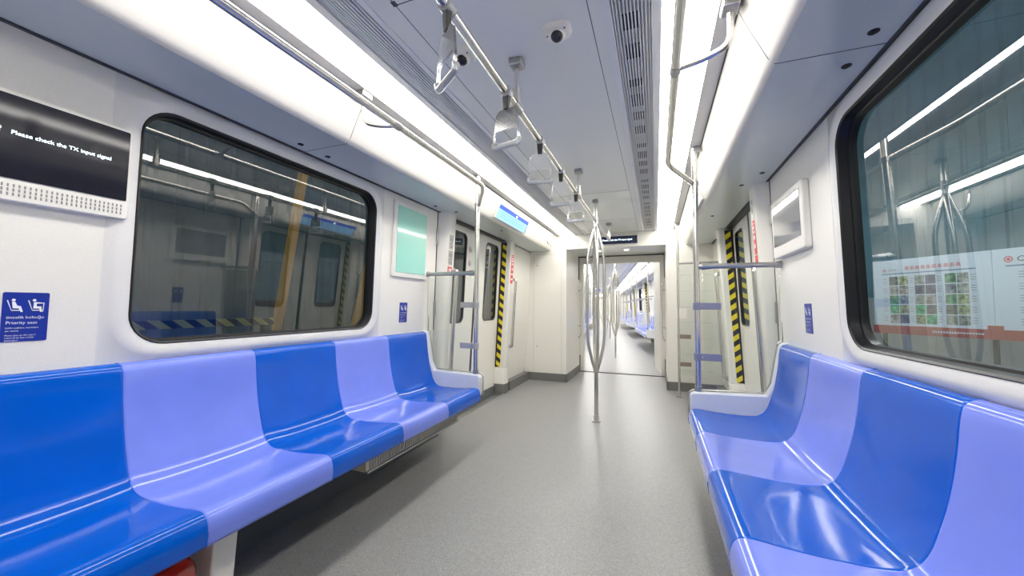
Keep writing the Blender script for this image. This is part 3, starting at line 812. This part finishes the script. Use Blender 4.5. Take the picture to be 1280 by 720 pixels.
# under the left bench
t = thing('fire_extinguisher', 'red fire extinguisher lying under the near end of the left bench', 'fire extinguisher', (-1.00, .62, .14))
m = MB(); m.tube([(-1.00, .20, .240), (-1.00, .22, .240), (-1.00, .26, .240), (-1.00, .86, .240), (-1.00, .90, .240), (-1.00, .925, .240)], .08, 28, rads=[.035, .062, .09, .09, .07, .035]); m.build('cylinder', 'red_paint', t, smooth=True, angle=70)
m = MB(); m.tube([(-1.00, .60, .240), (-1.00, .64, .240)], .093, 28); m.build('strap', 'black', t, smooth=True)
m = MB(); m.box(-1.04, -.905, .45, .56, .26, .315); m.build('label_plate', 'black', t, bevel=.01)
m = MB(); m.box(-1.12, -.95, .2, .30, .0, .15); m.box(-1.12, -.95, .76, .82, .0, .15); m.build('cradle', 'under', t)
t = thing('seat_heater', 'long slatted beige heater box under the middle of the left bench', 'heater', (-1.05, 2.2, .28))
m = MB(); m.box(-1.18, -.895, 1.70, 2.72, .285, .365); m.build('housing', 'heater', t, bevel=.006)
m = MB()
y = 1.73
while y < 2.70: m.box(-.895, -.888, y, y+.009, .298, .355); y += .021
m.build('fins', 'steel_dark', t)
m = MB(); m.box(-.90, -.882, 1.70, 2.72, .360, .370); m.box(-.90, -.882, 1.70, 2.72, .283, .293); m.build('lip', 'steel_dark', t)
for yy in (1.9, 2.5):
    m = MB(); m.box(-1.12, -1.09, yy-.015, yy+.015, .36, .402); m.build('hanger', 'steel_dark', t)

# second glass screen with pole by the right-hand cabinet
t = thing('grab_pole', 'steel grab pole rising from the floor in front of the end wall on the right', 'pole', (.88, 5.62, 0))
m = MB(); m.cyl((.88, 5.62, 0), (.88, 5.62, CEIL), .0165, 16); m.build('pole', 'steel', t, smooth=True)
m = MB(); m.box(.85, .91, 5.59, 5.65, CEIL-.03, CEIL); m.build('ceiling_mount', 'steel_dark', t, bevel=.008)
m = MB(); m.cyl((.88, 5.62, 0), (.88, 5.62, .012), .04, 20); m.build('floor_flange', 'steel_dark', t, smooth=True)
m = MB(); m.cyl((.88, 5.62, 1.80), (1.39, 5.62, 1.80), .0155, 14); m.build('cross_bar', 'steel_dark', t, smooth=True)
for z, mt_, w_ in ((1.115, 'wall', .10), (.81, 'clamp_brown', .15), (.44, 'clamp_brown', .15)):
    m = MB(); m.box(.865, .88+w_, 5.607, 5.633, z-(.07 if mt_ == 'wall' else .028), z+(.07 if mt_ == 'wall' else .028)); m.build('screen_clamp', mt_, t, bevel=.004)
m = MB(); m.box(.905, 1.40, 5.616, 5.624, .30, 1.78); m.build('glass_screen', 'screen_glass', t)

# ------------------------------------------------------------------ end wall + gangway
YE, YI = 6.02, 7.19; Y0_ = 7.5
m = MB()
m.box(-1.46, -.75, YE, YE+.03, .125, 2.36); m.box(.745, 1.46, YE, YE+.03, .125, 2.36); m.box(-.75, .745, YE, YE+.03, 2.13, 2.36)
tag(m.build('wall_end', 'wall'), kind='structure')
m = MB(); m.box(-1.46, -.745, YE-.012, YE+.03, 0, .125); m.box(.74, 1.46, YE-.012, YE+.03, 0, .125); m.box(-.755, -.735, YE-.012, YI-.05, 0, .125); m.box(.73, .75, YE-.012, YI-.05, 0, .125)
tag(m.build('baseboard_end', 'skirt'), kind='structure')
m = MB()
for z in (1.669, 1.436, 1.204, .984, .753, .524, .295): m.box(.93, 1.34, YE-.0025, YE, z-.003, z+.003)
for x in (-1.30, -.83): m.box(x-.003, x+.003, YE-.0025, YE, .125, 2.06)
m.box(-1.30, -.83, YE-.0025, YE, 2.055, 2.062)
tag(m.build('trim_end_wall_grooves', 'seam' if False else 'ceil_strip'), kind='structure')
for z, w_ in ((1.88, 'upper'), (.55, 'lower')):
    m = MB(); m.cyl((-1.24, YE-.006, z), (-1.24, YE, z), .011, 14); tag(m.build('cabinet_lock', 'steel_dark', smooth=True), 'small round lock on the left end cabinet door, %s one' % w_, 'lock')
m = MB()
m.box(-.78, -.75, YE+.031, YI, 0, 2.13); m.box(.745, .775, YE+.031, YI, 0, 2.13)
tag(m.build('wall_gangway_sides', 'wall'), kind='structure')
m = MB(); m.box(-.75, .745, YE+.031, YI, 2.131, 2.15); tag(m.build('ceiling_gangway', 'ceil'), kind='structure')
m = MB(); m.box(-1.0, 1.0, YE, Y0_, -.06, -.001); tag(m.build('floor_gangway', 'floor'), kind='structure')
m = MB(); m.box(-.75, .745, YI-.075, YI-.025, -.001, .008); m.box(-.75, -.738, YI-.06, YI-.02, 0, .30); m.box(.733, .745, YI-.06, YI-.02, 0, .30)
m.box(-.75, .745, YI-.16, YI-.13, 2.112, 2.13); m.box(-.748, -.738, YI-.15, YI-.12, 1.7, 2.12); m.box(.733, .743, YI-.15, YI-.12, 1.7, 2.12)
tag(m.build('trim_gangway_joint', 'seam'), kind='structure')
m = MB(); m.box(-.75, -.685, YI-.02, YI+.12, 0, 2.13); m.box(.665, .745, YI-.02, YI+.12, 0, 2.13); m.box(-.685, .665, YI-.02, YI+.12, 2.01, 2.13)
tag(m.build('trim_gangway_frame', 'wall'), kind='structure')
for x, lb in ((-.25, 'left'), (.16, 'right')):
    t = thing('downlight', 'small round downlight in the gangway ceiling, %s one' % lb, 'ceiling light', (x, 6.35, 2.13))
    m = MB(); m.cyl((x, 6.35, 2.124), (x, 6.35, 2.131), .045, 20); m.build('ring', 'steel', t, smooth=True)
    m = MB(); m.cyl((x, 6.35, 2.1225), (x, 6.35, 2.1245), .036, 20); m.build('lens', 'spot', t, smooth=True)
for s in (-1, 1):
    t = thing('gangway_handle', 'slim upright steel handle on the %s side of the gangway' % nm[s], 'grab bar', (s*.74, 6.98, .55))
    x = .745 if s > 0 else .75
    m = MB(); m.tube([(s*x, 7.02, .62), (s*(x-.05), 7.02, .70), (s*(x-.05), 7.02, 1.62), (s*x, 7.02, 1.70)], .010, 10, fil=.04); m.build('bar', 'steel', t, smooth=True)
    for z in (.85, 1.5):
        m = MB(); m.cyl((s*x, 7.02, z), (s*(x-.05), 7.02, z), .008, 10); m.build('bracket', 'steel_dark', t, smooth=True)
# LED sign on header
t = thing('destination_sign', 'dark navy LED sign with pale text on the header above the gangway', 'sign', (.05, YE, 2.17))
m = MB(); m.box(-.205, .345, YE-.03, YE, 2.172, 2.290); m.build('housing', 'led_board', t, bevel=.004)
m = MB(); m.text('Please check the TX input signal', (-.175, YE-.0315, 2.222), (1, 0, 0), (0, 0, 1), .034); m.build('message', 'text_glow', t)
t = thing('car_number', 'grey car number printed on the header left of the navy sign', 'number', (-.6, YE, 2.15))
m = MB(); m.text('M11502', (-.735, YE-.003, 2.150), (1, 0, 0), (0, 0, 1), .062, space=1.05); m.build('digits', 'grey_ink', t)
t = thing('warning_mark', 'faint round mark printed on the header right of the navy sign', 'sticker', (.56, YE, 2.2))
m = MB(); m.loft([[V((.56+r*math.cos(2*PI*k/16), YE-.001, 2.215+r*math.sin(2*PI*k/16))) for k in range(16)] for r in (.018, .022)]); m.box(.548, .572, YE-.0015, YE, 2.213, 2.217); m.build('print', 'grey_ink', t)

# =================================================================== NEXT CARRIAGE (turned to the left on the curve)
piv = V((0, 7.0, 0))
def place(angle, pivot, base=Matrix.Identity(4)):
    return base @ Matrix.Translation(pivot) @ Matrix.Rotation(R_(angle), 4, 'Z') @ Matrix.Translation(-pivot)
W = place(7.6, piv); CAR = 2
Y0 = 7.31
def end_cabinet(y0, y1, lo):
    m = MB()
    yy = y0 if lo else y1
    for s in (-1, 1):
        m.box(s*.72, s*1.46, y0, y1, 0, CEIL)
    m.box(-.72, .72, yy, yy+.03, 2.08, CEIL)
    tag(m.build('wall_end_cabinets', 'wall'), kind='structure')
    m = MB()
    for s in (-1, 1): m.box(s*.715, s*1.46, (y1 if lo else y0-.006), (y1+.006 if lo else y0), 0, .12)
    tag(m.build('baseboard_cabinets', 'skirt'), kind='structure')
bays = [8.35, 13.80, 19.25, 24.70]     # near jamb side of each door zone (2 m each)
YEND = 27.8
shell('next', Y0, YEND, [(b+2.9, b+4.3) for b in bays[:3]], [(b+2.9, b+4.3) for b in bays[:3]], [(b, b+1.98) for b in bays], None, hi=False)
end_cabinet(Y0, 8.2, True)
ordn = ['nearest', 'second', 'third', 'farthest']
k = 0
for s in (-1, 1):
    lamp_strip(Y0, YEND, s, 'light strip running away along the %s of the next carriage ceiling' % nm[s], mt='lamp_far')
    for i, b in enumerate(bays):
        doors('door_%d' % (3+k), s, b+.22, b+1.76, hi=False)
        pillar('wall_pillar_%d' % (1+k), s, b, b+.22, True, hi=False)
        pillar('wall_pillar_%d' % (11+k), s, b+1.76, b+1.98, False, hi=False); k += 1
        if i < 3:
            bench(s, b+2.17, 6, '%s blue bench on the %s of the next carriage' % (ordn[i], nm[s]), hi=False, dirn=1)
            window('window_%d' % (3+i+(0 if s < 0 else 3)), s, b+2.9, b+4.3, hi=False)
            for q, yy in enumerate((b+2.13, b+5.34)):
                stanchion(s, yy, None, 'steel pole, %s end of the %s %s-hand bench in the next carriage' % (('near', 'far')[q], ordn[i], nm[s]),
                          'ceiling handrail over the %s bench on the %s of the next carriage' % (ordn[i], nm[s]), hi=False, rail=(q == 1), dirn=1)
t = thing('overhead_bar', 'thin overhead bar along the ceiling of the next carriage', 'handrail', (0, 17, BAR))
m = MB(); m.cyl((0, 8.6, BAR), (0, 27, BAR), .0165, 8); m.build('bar', 'steel', t, smooth=True)
for i, y in enumerate((9.35, 14.8, 20.25, 25.7)):
    tree_pole(y, ordn[i]+' branched steel pole in the next carriage', hi=False)
for i in range(3):
    for j in range(5):
        strap(bays[i]+2.3+j*.6, 0, 'tiny clear strap handle over the aisle of the next carriage', hi=False, group='strap handles in the next carriage')
t = thing('overhead_sign', 'small blue lit sign hanging on the ceiling far down the next carriage', 'sign', (-.55, 20, 2.0))
m = MB(); m.box(-.75, -.35, 20, 20.05, 1.98, 2.12); m.build('panel', 'lcd_bar', t); m = MB(); m.box(-.56, -.54, 20.0, 20.05, 2.12, CEIL); m.build('bracket', 'steel_dark', t)
# third carriage
W = place(7.0, V((0, 27.9, 0)), place(7.6, piv))
shell('third', 27.75, 47, [], [], [], None, hi=False)
end_cabinet(27.9, 28.9, True)
for s in (-1, 1):
    lamp_strip(28, 47, s, 'light strip on the %s of the carriage after the next' % nm[s], mt='lamp_far')
m = MB(); m.box(-1.46, 1.46, 46.9, 47, 0, CEIL); tag(m.build('wall_far_end', 'wall'), kind='structure')
for i, y in enumerate((30, 35, 40)):
    tree_pole(y, ('nearest', 'middle', 'farthest')[i]+' branched pole in the carriage after the next', hi=False)
W = Matrix.Identity(4)

# =================================================================== HALL OUTSIDE
GZ = -1.1
m = MB(); m.box(-12, 16, -14, 30, GZ-.1, GZ); tag(m.build('floor_hall', 'hall_floor'), kind='structure')
def cladding(name, a, b, z0, z1, mt, pitch=.32, dep=.035):
    """upright trapezoid sheeting from a to b (2D points)"""
    a = V((a[0], a[1], 0)); b = V((b[0], b[1], 0)); d = (b-a); L = d.length; d.normalize(); n = V((-d.y, d.x, 0))
    m = MB(); pts = []; t = 0
    while t < L:
        for dt, o in ((0, 0), (pitch*.62, 0), (pitch*.72, dep), (pitch*.9, dep)): pts.append(a+d*min(L, t+dt)+n*o)
        t += pitch
    pts.append(b)
    m.loft([[p+V((0, 0, z0)) for p in pts], [p+V((0, 0, z1)) for p in pts]], close=False)
    return tag(m.build(name, mt), kind='structure')
dB = V((.509, -.861, 0)); nB = V((.861, .509, 0))      # board direction (towards the viewer's right) and away-normal
P0 = V((5.3, 11.1, 0))
A = P0+nB*1.6-dB*5; B_ = P0+nB*1.6+dB*16
cladding('wall_hall_right', (A.x, A.y), (B_.x, B_.y), GZ+2.6, 11, 'hall_wall')
cladding('wall_hall_right_lower', (A.x, A.y), (B_.x, B_.y), GZ, GZ+2.6, 'hall_white', .9, .02)
cladding('wall_hall_left', (-7.5, -6), (-7.5, 18), GZ, 9, 'hall_dark', .45)
cladding('wall_hall_far', (-7.5, 18), (-4.4, 18), GZ, 9, 'hall_dark', .45)
# display board
t = thing('display_board', 'pale blue display board of photographs with a red foot band, outside the right window', 'board', (P0.x, P0.y, .7))
def bq(m, u0, u1, z0, z1, l0=0, l1=.0):
    f = lambda u, z, l: P0+dB*u-nB*l+V((0, 0, z))
    m.hexa([f(u0, z0, l0), f(u1, z0, l0), f(u1, z1, l0), f(u0, z1, l0)], [f(u0, z0, l1), f(u1, z0, l1), f(u1, z1, l1), f(u0, z1, l1)])
for u0, u1 in ((0, 1.93), (1.94, 4.3)):
    m = MB(); bq(m, u0, u1, .83, 2.27, 0, .03); m.build('sheet', 'board', t)
m = MB(); bq(m, -.02, 4.3, .66, .84, 0, .045); bq(m, 1.84, 2.04, .84, .91, 0, .04); m.build('foot_band', 'board_red', t)
m = MB(); bq(m, .18, 1.72, 1.955, 1.975, .031, .034); bq(m, 2.1, 3.9, 1.955, 1.975, .031, .034); m.build('rule', 'board_blue', t)
pal = []
for i, c in enumerate([(.30, .34, .30), (.12, .14, .13), (.34, .40, .22), (.10, .30, .16), (.36, .34, .33), (.08, .10, .18), (.22, .30, .36), (.05, .42, .20)]):
    M['photo%d' % i] = mat('board_photo_%d' % i, c, .4, noise=(14, .6)); pal.append('photo%d' % i)
for col, cu in enumerate((.32, .50, .78, .96, 1.27, 1.45, 2.45, 2.63, 2.95, 3.13)):
    for row in range(5):
        m = MB(); z = 1.90-row*.205; bq(m, cu, cu+.165, z-.185, z, .031, .034)
        m.build('photograph', random.choice(pal), t)
m = MB()
for cu in (.20, .68, 1.14, 1.64, 2.25, 2.32, 2.83):
    for row in range(5):
        for q in range(3):
            z = 1.86-row*.205-q*.045; bq(m, cu, cu+.075, z-.01, z, .031, .033)
m.build('captions', 'grey_ink', t)
fx = lambda u, z, l=.036: P0+dB*u-nB*l+V((0, 0, z))
m = MB()
for k_ in range(10):     # row of red title characters
    u = .62+k_*.092
    for a, b, c, d in ((0, .062, .062, .072), (0, .062, .03, .038), (.026, .036, 0, .072), (0, .01, 0, .05), (.052, .062, 0, .05)): bq(m, u+a, u+b, 2.03+c, 2.03+d, .031, .034)
o = m.build('title_characters', 'red', t)
m = MB(); m.text('CRRC', fx(2.24, 2.035), dB, (0, 0, 1), .13, space=1.05); m.build('company_name', 'black', t)
m = MB(); m.text('CRRC', fx(.30, 2.02), dB, (0, 0, 1), .075); m.build('company_name', 'grey_ink', t)
for u, z, r in ((2.14, 2.08, .055), (.235, 2.045, .034)):
    m = MB()
    m.loft([[fx(u+rr_*math.cos(2*PI*k_/24), z+rr_*math.sin(2*PI*k_/24)) for k_ in range(24)] for rr_ in (r, r*.72)])
    bq(m, u-r*.35, u+r*.35, z-r*.35, z+r*.35, .031, .036)
    m.build('round_logo', 'red', t)
m = MB(); m.text('....................', fx(1.05, .72, .047), dB, (0, 0, 1), .09)
for k_ in range(18): bq(m, 1.05+k_*.042, 1.05+k_*.042+.028, .735, .765, .0455, .048)
m.build('foot_text', 'board', t)
for u in (.15, 1.9, 4.1):
    m = MB(); bq(m, u-.03, u+.03, GZ, .70, -.06, -.01); m.build('post', 'dark_steel', t)

# left outside: orange braces, hazard rail, dark machine
def leaning(name, label, p0, p1, w, mt, cat):
    m = MB(); p0 = V(p0); p1 = V(p1); a = V((0, w/2, 0)); b = V((w/2, 0, 0))
    m.hexa([p0-a-b, p0+a-b, p0+a+b, p0-a+b], [p1-a-b, p1+a-b, p1+a+b, p1-a+b])
    return tag(m.build(name, mt, bevel=.01), label, cat)
leaning('sloping_strut', 'slim orange sloping strut outside the left window, nearer one', (-4.2, 3.40, GZ), (-4.2, 4.03, 3.2), .10, 'orange', 'strut')
leaning('sloping_strut', 'orange sloping strut at the far edge of the left window', (-3.0, 3.35, GZ), (-3.0, 4.55, 3.2), .16, 'orange', 'strut')
t = thing('safety_barrier', 'black and yellow striped barrier rail outside the left window', 'barrier', (-3.4, 3, GZ))
m = MB(); m.box(-3.43, -3.38, .9, 3.02, .985, 1.058); m.build('rail', 'hazard_rail', t)
for y in (1.3, 2.95):
    m = MB(); m.box(-3.44, -3.37, y-.04, y+.04, GZ, .985); m.build('post', 'dark_steel', t)

# high-bay style lamps added to brighten the display board and hall wall
for (x, y, z), lb in (((4.4, 6.2, 5.2), 'nearer lamp added to brighten the hall outside the right window'), ((3.6, 10.0, 5.4), 'farther lamp added to brighten the hall outside the right window')):
    t = thing('added_fill_lamp', lb, 'lamp', (x, y, z))
    m = MB(); m.tube([(x, y, z+.3), (x, y, z+.22), (x, y, z)], .25, 24, rads=[.08, .12, .3]); m.build('shade', 'dark_steel', t, smooth=True)
    m = MB(); m.cyl((x, y, z-.012), (x, y, z-.002), .27, 24); m.build('lens', 'added_fill_glow', t)
    m = MB(); m.cyl((x, y, z+.3), (x, y, 10.5), .012, 8); m.build('cord', 'dark_steel', t)

# =================================================================== LIGHT, WORLD, CAMERA
w = bpy.data.worlds.new('hall_air'); bpy.context.scene.world = w; w.use_nodes = True
bg = w.node_tree.nodes['Background']; bg.inputs['Color'].default_value = (.62, .74, .80, 1); bg.inputs['Strength'].default_value = .5

f = 474.5; th = R_(20.77); ph = R_(2.77); ro = R_(.375)
Rv = V((math.cos(th), math.sin(th), 0)); Fv = V((-math.sin(th)*math.cos(ph), math.cos(th)*math.cos(ph), math.sin(ph))); Uv = Rv.cross(Fv)
R2 = Rv*math.cos(ro)+Uv*math.sin(ro); U2 = Uv*math.cos(ro)-Rv*math.sin(ro)
cd = bpy.data.cameras.new('camera'); co = bpy.data.objects.new('camera', cd); C.objects.link(co)
cd.sensor_width = 36; cd.lens = f/1280*36; cd.clip_start = .02; cd.clip_end = 200
mt_ = Matrix.Identity(4)
for i in range(3): mt_[i][0] = R2[i]; mt_[i][1] = U2[i]; mt_[i][2] = -Fv[i]
mt_[0][3], mt_[1][3], mt_[2][3] = .5966, 0, 1.2
co.matrix_world = mt_
sc = bpy.context.scene; sc.camera = co
sc.view_settings.view_transform = 'Standard'; sc.view_settings.look = 'None'
sc.view_settings.gamma = 1; sc.view_settings.exposure = .28; sc.view_settings.use_curve_mapping = False
sc.cycles.max_bounces = 10; sc.cycles.transparent_max_bounces = 16; sc.cycles.glossy_bounces = 6; sc.cycles.diffuse_bounces = 6
